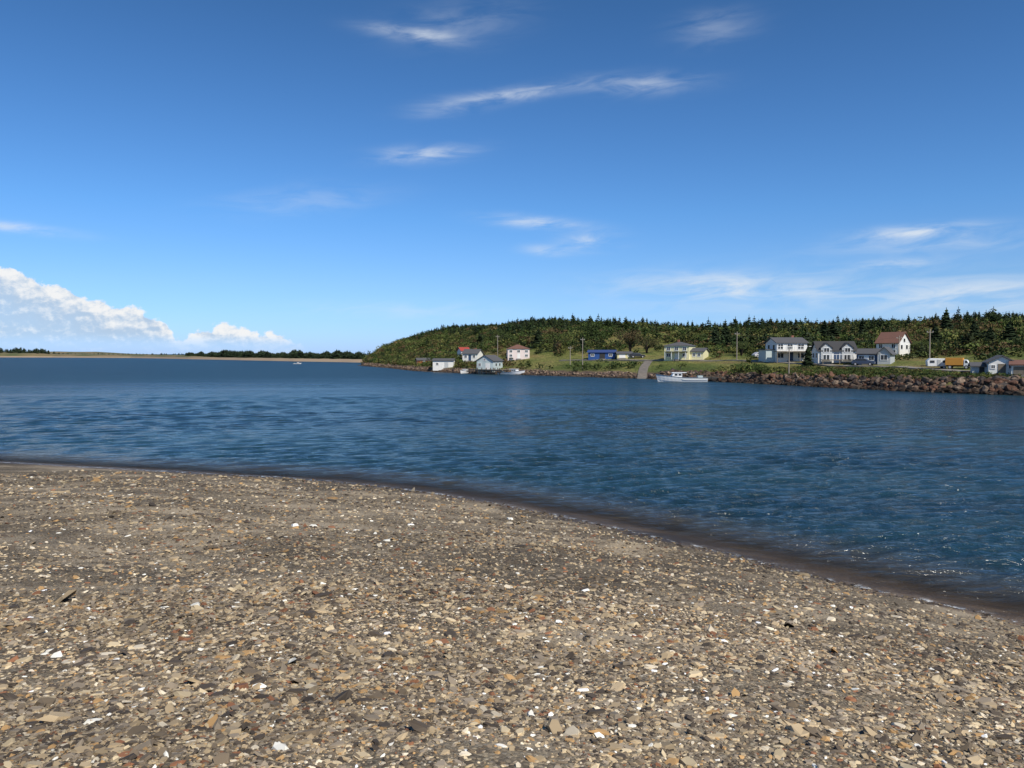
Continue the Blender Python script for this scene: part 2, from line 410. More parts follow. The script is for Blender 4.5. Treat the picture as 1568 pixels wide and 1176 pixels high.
cand=110000
a=rng.uniform(-170,330,cand); b0=rng.uniform(2,260,cand)
x,y=ab2xy(a,b0+np.interp(a,sa_,sb_)); z,bb,c=land_z(x,y)
u=x/y*F+784
dn=fbm(x*.025+3,y*.025,3)
pr=np.where(x<40,sstep(bb,45,95),sstep(bb,80,135))*.62*sstep(dn,-.35,.15)
pr=np.maximum(pr,.5*sstep(dn,.12,.35)*sstep(bb,30,52))
pr=np.maximum(pr,.3*sstep(c,45,5)*sstep(z,2,4))
k=(z>1.5)&(rng.random(cand)<pr*.32)&(u>545)&(u<1700)&(bb<215)
x,y,z,bb,c=x[k],y[k],z[k],bb[k],c[k]; n=len(x); print('spruces',n)
hgt=rng.uniform(2.0,4.6,n)*(.95+.5*vnoise(x*.05,y*.05))*np.where(rng.random(n)<.06,1.35,1); hgt*=np.where(c<30,.65,1)
parts=[];idx=rng.integers(0,6,n)
for i in range(6):
    kk=idx==i; nn=kk.sum(); w=hgt[kk]*rng.uniform(.95,1.5,nn)
    col=np.array([.030,.048,.018])*rng.uniform(.6,1.6,(nn,1))+rng.normal(0,.003,(nn,3))
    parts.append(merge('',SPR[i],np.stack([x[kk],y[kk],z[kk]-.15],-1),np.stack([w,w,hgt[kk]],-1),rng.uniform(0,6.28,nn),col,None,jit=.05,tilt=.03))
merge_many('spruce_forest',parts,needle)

def shrubs(name,x,y,z,size,cols,tall=1.):
    n=len(x); parts=[]; idx=rng.integers(0,6,n)
    for i in range(6):
        kk=idx==i; nn=int(kk.sum())
        if nn==0: continue
        sz=size[kk]; scl=np.stack([sz*rng.uniform(.9,1.5,nn),sz*rng.uniform(.9,1.5,nn),sz*tall*rng.uniform(.7,1.2,nn)],-1)
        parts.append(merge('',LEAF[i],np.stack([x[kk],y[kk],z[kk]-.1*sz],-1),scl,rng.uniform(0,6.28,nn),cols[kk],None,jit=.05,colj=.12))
    return merge_many(name,parts,leafm)

# ------------------------------------------------------------ building kit
white=siding('white_siding',(.82,.81,.77)); offw=siding('cream_siding',(.8,.75,.45)); pink=siding('pale_pink_siding',(.78,.66,.62))
grey=siding('grey_siding',(.5,.52,.52)); bluegrey=siding('pale_blue_siding',(.5,.58,.58)); blue=siding('blue_siding',(.02,.08,.27)); redw=siding('red_siding',(.4,.05,.03)); dkblue=siding('dark_blue_siding',(.04,.08,.16)); yel=siding('yellow_siding',(.78,.70,.36))
rgrey=shingle('grey_shingles',(.10,.10,.105)); rbrown=shingle('brown_shingles',(.2,.09,.06)); rred=shingle('red_roof',(.45,.06,.04)); rblack=shingle('dark_shingles',(.05,.05,.052)); rblue=shingle('blue_roof',(.02,.06,.22))
trim=paint('white_trim',(.8,.8,.78),.5,.05); wood=paint('weathered_wood',(.2,.17,.13),.85,.3,4.); dark=paint('dark_opening',(.03,.03,.03),.8); conc=paint('concrete',(.24,.22,.19),.9,.25,.8,.3); chim=paint('brick_chimney',(.28,.12,.08),.9,.3,6.)
keep_px=[]
def body(e,w,d,h,rh,ridge,wm,rm,ox=0,oy=0,oz=0,pre='',ov=.3):
    W=Part()
    if ridge=='x':
        W.profx([(-d/2+oy,oz-.8),(d/2+oy,oz-.8),(d/2+oy,oz+h),(oy,oz+h+rh),(-d/2+oy,oz+h)],ox-w/2,ox+w/2)
        Rf=Part(); k=rh/(d/2); t=.14
        for sg in(-1,1):
            Rf.profx([(oy,oz+h+rh+.02),(oy,oz+h+rh+t+.02),(oy+sg*(d/2+ov),oz+h-ov*k+t+.02),(oy+sg*(d/2+ov),oz+h-ov*k+.02)],ox-w/2-ov,ox+w/2+ov)
    elif ridge=='y':
        W.prof([(ox-w/2,oz-.8),(ox+w/2,oz-.8),(ox+w/2,oz+h),(ox,oz+h+rh),(ox-w/2,oz+h)],oy-d/2,oy+d/2)
        Rf=Part(); k=rh/(w/2); t=.14
        for sg in(-1,1):
            Rf.prof([(ox,oz+h+rh+.02),(ox,oz+h+rh+t+.02),(ox+sg*(w/2+ov),oz+h-ov*k+t+.02),(ox+sg*(w/2+ov),oz+h-ov*k+.02)],oy-d/2-ov,oy+d/2+ov)
    elif ridge=='hip':
        W.box(ox,oy,oz+h/2-.4,w,d,h+.8)
        Rf=Part(); a,b_=w/2+ov,d/2+ov; r_=max(.2,a-b_); z0=oz+h+.01
        Rf.add([(ox-a,oy-b_,z0),(ox+a,oy-b_,z0),(ox+a,oy+b_,z0),(ox-a,oy+b_,z0),(ox-r_,oy,z0+rh),(ox+r_,oy,z0+rh)],[(0,1,5,4),(1,2,5),(2,3,4,5),(3,0,4),(3,2,1,0)])
    W.make(pre+'walls',wm,e); Rf.make(pre+'roof',rm,e)
def openings(e,lst,d,tr=trim,pre=''):
    """lst of (x,z,w,h) centres on front face y=-d"""
    fr=Part();gl=Part()
    for (x,z,w,h) in lst:
        t=.1
        fr.box(x,-d-.03,z+h/2+t/2,w+2*t,.08,t).box(x,-d-.03,z-h/2-t/2,w+2*t,.08,t).box(x-w/2-t/2,-d-.03,z,t,.08,h).box(x+w/2+t/2,-d-.03,z,t,.08,h).box(x,-d-.025,z,.05,.06,h)
        gl.box(x,-d-.004,z,w,.03,h)
    if lst: fr.make(pre+'window_frames',tr,e); gl.make(pre+'window_panes',glass(),e)
def side_open(e,w,lst):
    gl=Part();fr=Part()
    for sg in(-1,1):
        for (y,z,a,h) in lst:
            gl.box(sg*(w/2+.012),y,z,.03,a,h); fr.box(sg*(w/2+.02),y,z-h/2-.06,.06,a+.2,.1).box(sg*(w/2+.02),y,z+h/2+.06,.06,a+.2,.1)
    gl.make('side_panes',glass(),e); fr.make('side_trim',trim,e)
def door(e,x,d,w=.9,h=2.,mat=None,pre=''):
    Part().box(x,-d-.02,h/2,w,.06,h).make(pre+'door',mat or trim,e)
    Part().box(x,-d-.3,-.2,w+.5,.6,.35).make(pre+'doorstep',conc,e)
def site(name,px,py,yaw=0,keep=7,dz=0.):
    x,y,z=sight(px,py); keep_px.append((x,y,keep))
    e=empty(name,(x,y,z+dz),-math.atan2(x,y)+math.radians(yaw)); return e,y/F
def deck(e,x,y,z,w,d,rail=True):
    P=Part().box(x,y,z,w,d,.15)
    for i in np.linspace(-w/2+.1,w/2-.1,max(2,int(w/2)+1)):
        P.box(x+i,y-d/2+.1,z/2-.5,.12,.12,z+.85)
    P.make('deck',wood,e)
    if rail:
        P=Part().box(x,y-d/2+.06,z+1.0,w,.08,.08)
        for i in np.linspace(-w/2+.06,w/2-.06,max(3,int(w/.5))): P.box(x+i,y-d/2+.06,z+.55,.06,.06,.9)
        P.make('deck_railing',trim,e)

e,k=site('red_shed',648,557,10); w=20*k; body(e,w,3,1.2,.6,'x',redw,rgrey); door(e,0,1.5,.8,1.1,trim)
e,k=site('white_fish_store',680,563,-8); w=31*k; body(e,w,4.5,2.0,.5,'x',white,rgrey); openings(e,[(-1.6,1.1,.6,.6)],2.25); door(e,1.0,2.25,1.1,1.7,grey)
e,k=site('red_roofed_house',714,545,15); body(e,22*k,5,1.6,1.0,'x',white,rred); openings(e,[(-1,1.,.7,.7),(1,1.,.7,.7)],2.5); door(e,0,2.5,.7,1.4,redw)
e,k=site('white_cottage',724,552,-20); body(e,24*k,5,2.0,1.2,'x',white,rgrey); openings(e,[(-1.3,1.2,.7,.8),(1.3,1.2,.7,.8)],2.5); door(e,0,2.5,.8,1.7,dkblue); Part().box(.8,.4,3.2,.4,.4,.9).make('chimney',chim,e)
e,k=site('fishing_shed',750,567,-25); body(e,27*k,6,2.4,1.3,'y',bluegrey,rgrey); openings(e,[(-1.4,1.4,.6,.7),(0,2.7,.5,.5)],3.0); door(e,.8,3.0,1.2,1.8,white); side_open(e,27*k,[(-1,1.4,.7,.7),(1.2,1.4,.7,.7)])
e,k=site('pale_pink_house',793,549,4); body(e,33*k,6,2.6,1.2,'hip',pink,rbrown); openings(e,[(-2.1,1.95,.7,.6),(0,1.95,.7,.6),(2.1,1.95,.7,.6),(-2.1,.8,.7,.6),(2.1,.8,.7,.6)],3.0); door(e,0,3.0,.8,1.3,white); side_open(e,33*k,[(-1,1.9,.7,.6),(1,1.9,.7,.6)])
e,k=site('blue_building',922,549,-4); w=40*k; body(e,w,5,1.5,.5,'x',blue,rblue); openings(e,[(-2.2,.9,.7,.6),(2.2,.9,.7,.6)],2.5); door(e,.2,2.5,1.3,1.3,dark)
e,k=site('cream_garage',955,548,6); w=22*k; body(e,w,4.5,1.0,.4,'x',yel,rgrey); door(e,-.6,2.25,1.5,.9,white); openings(e,[(1.0,.6,.5,.4)],2.25)
e,k=site('yellow_house',1047,550,-14,9); w=38*k
body(e,w,6.0,3.0,.9,'hip',offw,rgrey,ox=-.9)
body(e,20*k,5.2,1.7,.7,'x',offw,rgrey,ox=w/2-.9+10*k+.003,oy=.4,pre='wing_')
openings(e,[(-2.7,2.35,.7,.7),(-.9,2.35,.7,.7),(.9,2.35,.7,.7),(-2.7,.9,.8,.7),(.9,.9,.8,.7)],3.0)
openings(e,[(w/2+.0,1.0,.6,.6),(w/2+1.1,1.0,.6,.6)],2.2,pre='wing_'); door(e,-.9,3.0,.8,1.5,white)
Part().box(-.9,-3.65,1.68,w*.9,1.3,.1).make('porch_roof',rgrey,e)
P=Part(); [P.box(-.9+i,-4.2,.8,.1,.1,1.66) for i in(-2.3,-.8,.8,2.3)]; P.make('porch_posts',trim,e)
Part().box(-1.2,0,4.0,.45,.45,.8).make('chimney',chim,e)
e,k=site('white_two_storey_house',1203,552,22,10); w=46*k
body(e,w,6,3.5,1.0,'x',white,rgrey)
openings(e,[(-2.3,2.75,1.,.9),(-.4,2.75,1.,.9),(1.8,2.75,1.2,.9),(-2.3,1.0,1.2,.9),(1.8,1.0,1.2,.9)],3.0); door(e,-.2,3.0,.9,1.7,dkblue); side_open(e,w,[(-1.4,2.7,.8,.8),(1.2,2.7,.8,.8),(-1.4,1.,.8,.8)])
deck(e,-.4,-4.2,1.8,w*1.15,2.2)
Part().box(1.5,.6,4.6,.5,.5,.9).make('chimney',chim,e)
Part().box(-w/2-.9,0,.9,1.8,4,2.4).make('annex_walls',bluegrey,e); Part().box(-w/2-.95,0,2.2,2.1,4.4,.15).make('annex_roof',rgrey,e)
e,k=site('twin_gabled_house',1276,555,12,10); w=54*k
body(e,w,6,2.2,1.6,'x',white,rblack)
for i in(-1.9,1.7):
    body(e,1.9,3.0,2.7,.8,'y',grey,rblack,ox=i,oy=-1.75,pre='gable_',ov=.18); openings(e,[(i,2.3,.9,.7)],3.25,pre='gable_')
openings(e,[(-1.9,.95,1.1,.9),(1.7,.95,1.1,.9)],3.25,pre='lower_'); door(e,-.1,3.0,.9,1.8,dkblue); side_open(e,w,[(-1.4,1.3,.8,.8),(1.2,1.3,.8,.8),(0,2.6,.7,.6)])
deck(e,0,-4.3,.5,w*.9,1.6)
e,k=site('blue_grey_cottage',1341,557,-8,9); w=46*k
body(e,w*.62,5,1.7,.8,'x',dkblue,rgrey,ox=-w*.19); body(e,w*.38,5.6,1.8,1.0,'y',grey,rgrey,ox=w*.31+.004,pre='gable_')
openings(e,[(-w*.36,1.,.9,.7),(-w*.08,1.,.9,.7)],2.5); openings(e,[(w*.31,1.1,1.0,.8)],2.8,pre='gable_'); door(e,-w*.22,2.5,.8,1.5,white)
e,k=site('white_gabled_house',1367,545,-24,9); w=33*k
body(e,w,5.5,2.7,2.1,'x',white,rbrown); openings(e,[(-1.3,2.0,.7,.8),(1.3,2.0,.7,.8),(-1.3,.8,.8,.7),(1.3,.8,.8,.7)],2.75); side_open(e,w,[(-1.2,1.8,.8,.8),(1.2,1.8,.8,.8),(0,3.2,.7,.7)]); door(e,0,2.75,.8,1.6,redw)
Part().box(.9,.5,4.5,.5,.5,1.2).make('chimney',chim,e)
e,k=site('grey_shed',1499,572,5); body(e,20*k,3,1.0,.4,'x',grey,rgrey); door(e,.2,1.5,.6,.9,dark)
e,k=site('white_boat_shed',1530,572,8); w=34*k; body(e,w,4.2,1.5,.8,'y',white,rgrey); door(e,0,2.1,.9,1.3,wood); openings(e,[(-1.0,.9,.4,.4),(1.0,.9,.4,.4)],2.1); side_open(e,w,[(0,1.0,.6,.5)])
e,k=site('white_garage',1568,574,0); w=32*k; body(e,w,4.2,1.3,.5,'x',white,rbrown); door(e,-.5,2.1,1.3,1.1,wood); openings(e,[(.9,.8,.4,.4)],2.1)

def wheels(e,xs,w,r=.33):
    P=Part();Hh=Part()
    for x in xs:
        for sg in(-1,1): P.cyl((x,sg*w/2,r),(x,sg*(w/2-.22),r),r,r,16); Hh.cyl((x,sg*(w/2+.01),r),(x,sg*(w/2-.05),r),r*.55,r*.5,12)
    P.make('wheels',paint('tyre_rubber',(.02,.02,.02),.8),e); Hh.make('hubcaps',paint('hub_metal',(.5,.5,.5),.4,.1),e)
e,k=site('camper_trailer',1436,565,8,4); w=30*k
Part().prof([(-w/2,.4),(w/2,.4),(w/2+.1,.9),(w/2-.15,1.55),(-w/2+.35,1.6),(-w/2-.1,1.2)],-1,1).make('shell',trim,e,.06)
P=Part(); [P.box(x,-1.02,1.1,.6,.04,.35) for x in(-w*.3,w*.28)]; P.make('windows',glass(),e)
Part().box(0,-1.02,.9,.45,.04,1.0).make('door',grey,e); wheels(e,[0.7],1.9,.26); Part().cyl((-w/2,0,.5),(-w/2-.9,0,.45),.04,.04).make('drawbar',dark,e)
org=paint('orange_paint',(.6,.27,.04),.5,.1)
e,k=site('orange_box_truck',1467,565,-6,4); w=34*k
Part().box(-w*.14,0,1.1,w*.7,1.6,1.1).make('cargo_box',org,e,.04)
Part().prof([(w*.23,.35),(w*.5,.35),(w*.5,.8),(w*.42,.95),(w*.36,1.35),(w*.23,1.4)],-.75,.75).make('cab',trim,e,.05)
Part().prof([(w*.29,.9),(w*.41,.9),(w*.365,1.25),(w*.29,1.25)],-.765,.765).make('cab_windows',glass(),e)
Part().box(0,0,.45,w*.92,.8,.18).make('chassis',dark,e); wheels(e,[-w*.3,w*.34],1.6,.28)
def car(name,px,py,yaw,col,mn):
    e,k=site(name,px,py,yaw,2.5); e.scale=(.85,.85,.85)
    Part().prof([(-2.1,.35),(2.1,.35),(2.15,.75),(1.9,.9),(1.0,.98),(.4,1.42),(-1.2,1.45),(-1.85,1.0),(-2.15,.9)],-.85,.85).make('body',paint('car_paint_'+mn,col,.3,.05),e,.06)
    Part().prof([(.85,1.0),(.35,1.35),(-1.1,1.37),(-1.6,1.02)],-.862,.862).make('windows',glass(),e)
    wheels(e,[-1.35,1.35],1.74,.33)
car('parked_car',976,548,8,(.03,.03,.035),'black'); car('parked_car',1165,548,30,(.5,.5,.52),'silver'); car('parked_car',1322,560,-10,(.05,.07,.12),'navy')

def boat(name,x,y,L_,rz,cabx=.12,hullc=None):
    e=empty(name,(x,y,0),rz); B_=L_*.3; st=np.linspace(-.5,.5,15); V=[];Fc=[]
    top=lambda t:(.085+.075*max(0,t+.1)**1.4*2.0)*L_
    wid=lambda t:B_/2*(1-max(0,(t-.0)/.5)**2.6)*(1-.12*max(0,-t*2)) +.01
    n=6
    for t in st:
        w_=wid(t);h=top(t); kz=-.05*L_*(1-max(0,(t-.2)/.3)**2*.8)
        rake=.05*L_*max(0,t*2)**2
        for j,(fw,fz) in enumerate([(0,0),(.55,.12),(.8,.4),(.92,.7),(1.0,1.0),(1.0,1.02)]):
            V.append((t*L_+rake*fz,-w_*fw,kz+(h-kz)*fz))
    m_=len(V); V+= [(a_,-b_,c_) for a_,b_,c_ in V]
    for i in range(len(st)-1):
        for j in range(n-1):
            p=i*n+j; Fc.append((p,p+n,p+n+1,p+1)); Fc.append((m_+p,m_+p+1,m_+p+n+1,m_+p+n))
    Fc.append(tuple(list(range(n))+[m_+j for j in range(n-1,0,-1)]))
    P=Part(); P.add(V,Fc); hm=paint('boat_hull_white',(.8,.8,.8),.3,.04); P.make('hull',hullc or hm,e)
    V=[];Fc=[]
    for t in st: h=top(t)-(.02 if t>.0 else .045)*L_; rake=.05*L_*max(0,t*2)**2*.95; V+=[(t*L_+rake,-wid(t)*.97,h),(t*L_+rake,wid(t)*.97,h)]
    for i in range(len(st)-1): Fc.append((2*i,2*i+1,2*i+3,2*i+2))
    Part().add(V,Fc).make('deck',paint('boat_deck',(.45,.47,.47),.7),e)
    P=Part()
    for i in range(len(st)-1):
        for sg in(-1,1):
            t0,t1=st[i],st[i+1]; r0=.05*L_*max(0,t0*2)**2;r1=.05*L_*max(0,t1*2)**2
            P.cyl((t0*L_+r0,sg*wid(t0),top(t0)+.02),(t1*L_+r1,sg*wid(t1),top(t1)+.02),.05,.05,6)
    P.make('rub_rail',paint('rail_dark',(.05,.07,.1),.5),e)
    c=cabx*L_; h0=top(cabx)-.03*L_; ch=.115*L_; cl=.2*L_; cw=B_*.68
    Part().prof([(c-cl/2,h0),(c+cl/2+.03*L_,h0),(c+cl/2,h0+ch*.55),(c+cl/2-.03*L_,h0+ch),(c-cl/2,h0+ch)],-cw/2,cw/2).make('wheelhouse',hm,e,.03)
    Part().box(c-.04*L_,0,h0+ch+.05,cl*1.5,cw*1.1,.1).make('wheelhouse_roof',hm,e,.03)
    P=Part(); 
    for i in(-.28,.12): P.box(c+i*cl,0,h0+ch*.68,cl*.3,cw+.03,ch*.36)
    P.make('wheelhouse_windows',glass(),e)
    Part().prof([(c+cl/2+.03*L_,h0),(c+cl/2+.17*L_,h0+.02*L_),(c+cl/2+.15*L_,h0+.045*L_),(c+cl/2+.02*L_,h0+.055*L_)],-cw*.36,cw*.36).make('trunk_cabin',hm,e,.03)
    P=Part().cyl((c-cl*.4,0,h0+ch),(c-cl*.4,0,h0+ch+.16*L_),.035,.02).cyl((c-cl*.4,-.5,h0+ch+.1*L_),(c-cl*.4,.5,h0+ch+.1*L_),.02,.02)
    P.cyl((c,.3,h0+ch),(c,.3,h0+ch+.24*L_),.015,.01); P.make('mast_and_antenna',dark,e)
    Part().box(-.36*L_,0,top(-.36)+.02*L_,.1*L_,B_*.5,.05*L_).make('bait_box',bluegrey,e,.02)
    return e
def wpt(px,d): return (px-784)/F*d,d
x,y=wpt(1045,138); boat('lobster_boat',x,y,8.6,math.radians(176))
x,y=wpt(783,186); boat('lobster_boat',x,y,6.8,math.radians(-28),.15)
x,y=wpt(714,199); boat('lobster_boat',x,y,5.4,math.radians(-118),.1)
x,y=wpt(455,385); boat('motor_boat',x,y,4,math.radians(30))
def wharf(name,p0,p1,w,z,parent=None):
    x0,y0=p0;x1,y1=p1; L_=math.hypot(x1-x0,y1-y0); e=empty(name,((x0+x1)/2,(y0+y1)/2,0),math.atan2(y1-y0,x1-x0))
    P=Part(); n=int(L_/.3)
    for i in range(n): P.box(-L_/2+.15+i*.3,0,z+rng.uniform(-.01,.01),.27,w,.08)
    P.box(0,-w/2+.15,z-.16,L_,.2,.22).box(0,w/2-.15,z-.16,L_,.2,.22); P.make('planking',wood,e)
    P=Part()
    for i in np.arange(-L_/2+.2,L_/2,1.6):
        for sg in(-1,1): P.cyl((i,sg*(w/2-.1),-2),(i+rng.uniform(-.05,.05),sg*(w/2-.1),z+.45),.13,.11)
        P.box(i,-w/2-.02,z*.45,1.6,.1,.16)
    P.make('piles',paint('dark_pile_wood',(.09,.07,.05),.9,.3,5.),e)
wharf('timber_wharf',wpt(723,195),wpt(775,186),2.6,1.15)
wharf('small_dock',wpt(1078,142),wpt(1112,139.5),1.6,.75)

polem=paint('pole_wood',(.3,.26,.21),.85,.2,3.); tops=[]
for px,py,top_ in [(762,556,513),(873,560,530),(892,565,517),(1128,552,508),(1208,576,534),(1423,558,504),(1376,547,514)]:
    x,y,z=sight(px,py); hh=(py-top_)/F*y; e=empty('utility_pole',(x,y,z),-math.atan2(x,y)+.4)
    Part().cyl((0,0,-.5),(0,0,hh),.11,.08,10).make('pole',polem,e)
    Part().box(0,0,hh-.5,1.0,.1,.1).make('crossarm',polem,e)
    P=Part(); [P.cyl((i,0,hh-.45),(i,0,hh-.28),.05,.03) for i in(-.45,.45)]; P.make('insulators',grey,e); tops.append((x,y,z+hh-.3))
P=Part(); ordr=[0,2,3,6,5]
for i,j in zip(ordr[:-1],ordr[1:]):
    p,q2=Vector(tops[i]),Vector(tops[j]); pv=p
    for k2 in range(1,13):
        t=k2/12; c_=p.lerp(q2,t); c_.z-=4*t*(1-t)*1.5; P.cyl(pv,c_,.012,.012,4); pv=c_
P.make('overhead_wires',dark,None)

def strip(name,pts,w,mat,lift=.06):
    pts=np.array(pts); d=np.r_[0,np.cumsum(np.hypot(*np.diff(pts,axis=0).T))]; n=int(d[-1]/1.0)+2
    t=np.linspace(0,d[-1],n); cx=np.interp(t,d,pts[:,0]); cy=np.interp(t,d,pts[:,1]); tx=np.gradient(cx);ty=np.gradient(cy); l=np.hypot(tx,ty); nx,ny=-ty/l,tx/l
    o=np.linspace(-w/2,w/2,5); X=cx[:,None]+nx[:,None]*o; Y=cy[:,None]+ny[:,None]*o; Z=land_z(X,Y)[0]; Z=Z.max(1,keepdims=True)*.7+Z*.3+lift
    X=np.concatenate([X[:,:1],X,X[:,-1:]],1);Y=np.concatenate([Y[:,:1],Y,Y[:,-1:]],1);Z=np.concatenate([Z[:,:1]-.8,Z,Z[:,-1:]-.8],1)
    L,S=grid_faces(*X.shape); return np_mesh(name,np.stack([X,Y,Z],-1).reshape(-1,3),L,S,mat)
x0,y0=wpt(982,153); xm,ym=sight(986,563)[:2]; x1,y1=sight(994,553)[:2]
strip('boat_ramp',[(x0,y0),(xm,ym),(x1,y1)],1.9,paint('ramp_concrete',(.19,.165,.135),.9,.35,1.2,.3),.05)
lane=[sight(p,q_)[:2] for p,q_ in [(860,552),(930,552),(994,552),(1060,552),(1110,552),(1150,553),(1230,557),(1300,561),(1380,562),(1480,570)]]
strip('gravel_lane',lane,2.2,paint('lane_gravel',(.25,.22,.18),.95,.25,1.2,.2),.05)
lane_np=np.array(lane)
def near_keep(x,y,extra=0,front=True):
    m=np.zeros(x.shape,bool)
    for (a_,b_,r_) in keep_px: m|=((x-a_)**2+(y-b_)**2<(r_*.58+extra)**2)
    if front:
      for (a_,b_,r_) in keep_px:
        d=math.hypot(a_,b_); ux,uy=a_/d,b_/d; al=x*ux+y*uy; pe=np.abs(-x*uy+y*ux); m|=(al<d)&(al>d-9)&(pe<r_*.5)
    for a_,b_ in zip(lane_np[:-1],lane_np[1:]):
        d=b_-a_; t=np.clip(((x-a_[0])*d[0]+(y-a_[1])*d[1])/(d**2).sum(),0,1); m|=((x-a_[0]-t*d[0])**2+(y-a_[1]-t*d[1])**2<5)
    x_0,y_0=wpt(984,153); m|=(np.abs(x-x_0-(y-y_0)*.19)<2.0)&(y<200)
    return m

cand=210000
a=rng.uniform(-170,340,cand); b0=rng.uniform(1.5,225,cand)
x,y=ab2xy(a,b0+np.interp(a,sa_,sb_)); z,bb,c=land_z(x,y); u=x/y*F+784
dn=fbm(x*.05+11,y*.05+4,3)
pr=sstep(bb,16,44)*sstep(dn,-.5,.08)*np.where(x<30,1.,.7)
pr=np.maximum(pr,sstep(c,45,25)*1.)
pr=np.maximum(pr,.25*sstep(dn,.0,.3))
pr=np.where(bb>140,pr*.4,pr)
k=(z>1.0)&(u>535)&(u<1680)&(rng.random(cand)<pr*.18)&~near_keep(x,y)
x,y,z,c,bb=x[k],y[k],z[k],c[k],bb[k]; n=len(x); print('shrubs',n)
pal=np.array([[.045,.07,.018],[.065,.095,.022],[.035,.052,.017],[.13,.135,.038],[.13,.09,.04],[.085,.11,.028]])
zone=fbm(x*.035,y*.035,2)
pi=np.clip(((zone+.5)*6+rng.normal(0,1.5,n)).astype(int),0,5)
big=(rng.random(n)<.22)&(bb>24)
shrubs('hillside_shrubs',x,y,z,rng.uniform(.9,2.1,n)*np.where(big,1.5,1),pal[pi]*rng.uniform(.6,1.35,(n,1)),1.15)
cand=9000; a=rng.uniform(185,305,cand); b0=rng.uniform(2.6,12,cand); x,y=ab2xy(a,b0+np.interp(a,sa_,sb_)); z,bb,c=land_z(x,y); u=x/y*F+784
dn=fbm(x*.12+1,y*.12+4,3)
k=(u>1120)&(u<1660)&(rng.random(cand)<sstep(dn,-.35,.15)*.5)&~near_keep(x,y,-1.5,False)
x,y,z=x[k],y[k],z[k]; n=len(x)
shrubs('bank_bushes',x,y,z,rng.uniform(.3,.85,n),pal[rng.choice([0,1,2,1,5,3,4],n)]*rng.uniform(.8,1.5,(n,1)))

bm=bmesh.new(); bmesh.ops.create_icosphere(bm,subdivisions=2,radius=1); bm.verts.ensure_lookup_table()
iv=np.array([v.co[:] for v in bm.verts]); il=np.array([v.index for f in bm.faces for v in f.verts]); bm.free()
parts=[]
for vs in range(4):
    g=np.random.default_rng(vs+50); dirs=g.normal(size=(9,3)); dirs/=np.linalg.norm(dirs,axis=1)[:,None]; off=g.uniform(.55,.85,9)
    v=iv.copy()
    for d_,o_ in zip(dirs,off):
        pj=v@d_; v=v-np.maximum(pj-o_,0)[:,None]*d_
    tmv=(v,il,np.arange(80)*3,np.ones(42),np.zeros(42,bool))
    n=760; a=rng.uniform(195,305,n); bo=rng.uniform(-1.,3.6,n); x,y=ab2xy(a,bo+np.interp(a,sa_,sb_)); z=land_z(x,y)[0]
    sz=np.exp(rng.normal(-1.1,.4,n))*np.interp(a,[195,300],[.75,1.2]); sz=np.clip(sz,.12,.75); scl=np.stack([sz*rng.uniform(.8,1.5,n),sz*rng.uniform(.8,1.2,n),sz*rng.uniform(.5,.9,n)],-1)
    cl=np.array([[.08,.055,.04],[.13,.09,.065],[.05,.042,.038],[.12,.065,.043],[.18,.135,.10]])[rng.integers(0,5,n)]*rng.uniform(.6,1.3,(n,1)); cl=cl*np.where(z<.3,.4,1)[:,None]
    parts.append(merge('',tmv,np.stack([x,y,np.maximum(z,-.2)+.08],-1),scl,rng.uniform(0,6.28,n),cl,None,jit=.04,tilt=.5))
    n=700; a=rng.uniform(-5,200,n); bo=rng.uniform(-1.,2.0,n); x,y=ab2xy(a,bo+np.interp(a,sa_,sb_)); z=land_z(x,y)[0]; x_0,y_0=wpt(984,153); k=(np.abs(x-x_0-(y-y_0)*.172)>1.4)
    x,y,z=x[k],y[k],z[k]; n=len(x); sz=rng.uniform(.12,.42,n); scl=np.stack([sz*1.4,sz,sz*.7],-1)
    cl=np.array([[.15,.10,.07],[.22,.16,.115],[.09,.065,.055],[.18,.13,.09]])[rng.integers(0,4,n)]*rng.uniform(.7,1.3,(n,1)); cl=cl*np.where(z<.2,.4,1)[:,None]
    parts.append(merge('',tmv,np.stack([x,y,np.maximum(z,-.1)+.05],-1),scl,rng.uniform(0,6.28,n),cl,None,jit=.04,tilt=.5))
merge_many('shore_rocks',parts,colmat('shore_rock',.9,2.5,.4,.2))

def spruce(px,py,hpx,seed,wide=1.):
    x,y,z=sight(px,py); hh=hpx/F*y; tm=spruce_t(18,11,seed)
    p=merge('',tm,np.array([[x,y,z-.1]]),np.array([[hh*wide,hh*wide,hh]]),np.array([seed*1.]),np.array([[.026,.042,.018]]),None,jit=.05)
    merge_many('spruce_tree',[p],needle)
for i,(px,py,hp,wd) in enumerate([(1237,561,32,1.3),(1447,512,38,1.2),(824,531,30,1.4),(1262,520,30,1.4),(1275,519,30,1.3),(1110,528,34,1.2),(1095,530,32,1.3),(892,536,24,1.1),(735,533,24,1.3),(1490,522,32,1.4),(1320,514,28,1.2),(1430,525,30,1.4),(1545,525,36,1.4),(1515,528,30,1.4)]):
    spruce(px,py,hp,100+i,wd)
def broad(name,px,py,hpx,seed,col,wide=1.):
    x,y,z=sight(px,py); hh=hpx/F*y; tm=leaf_t(900,seed,.09,True,11)
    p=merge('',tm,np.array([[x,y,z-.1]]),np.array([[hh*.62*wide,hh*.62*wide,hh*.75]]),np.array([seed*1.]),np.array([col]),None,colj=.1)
    merge_many(name,[p],leafm)
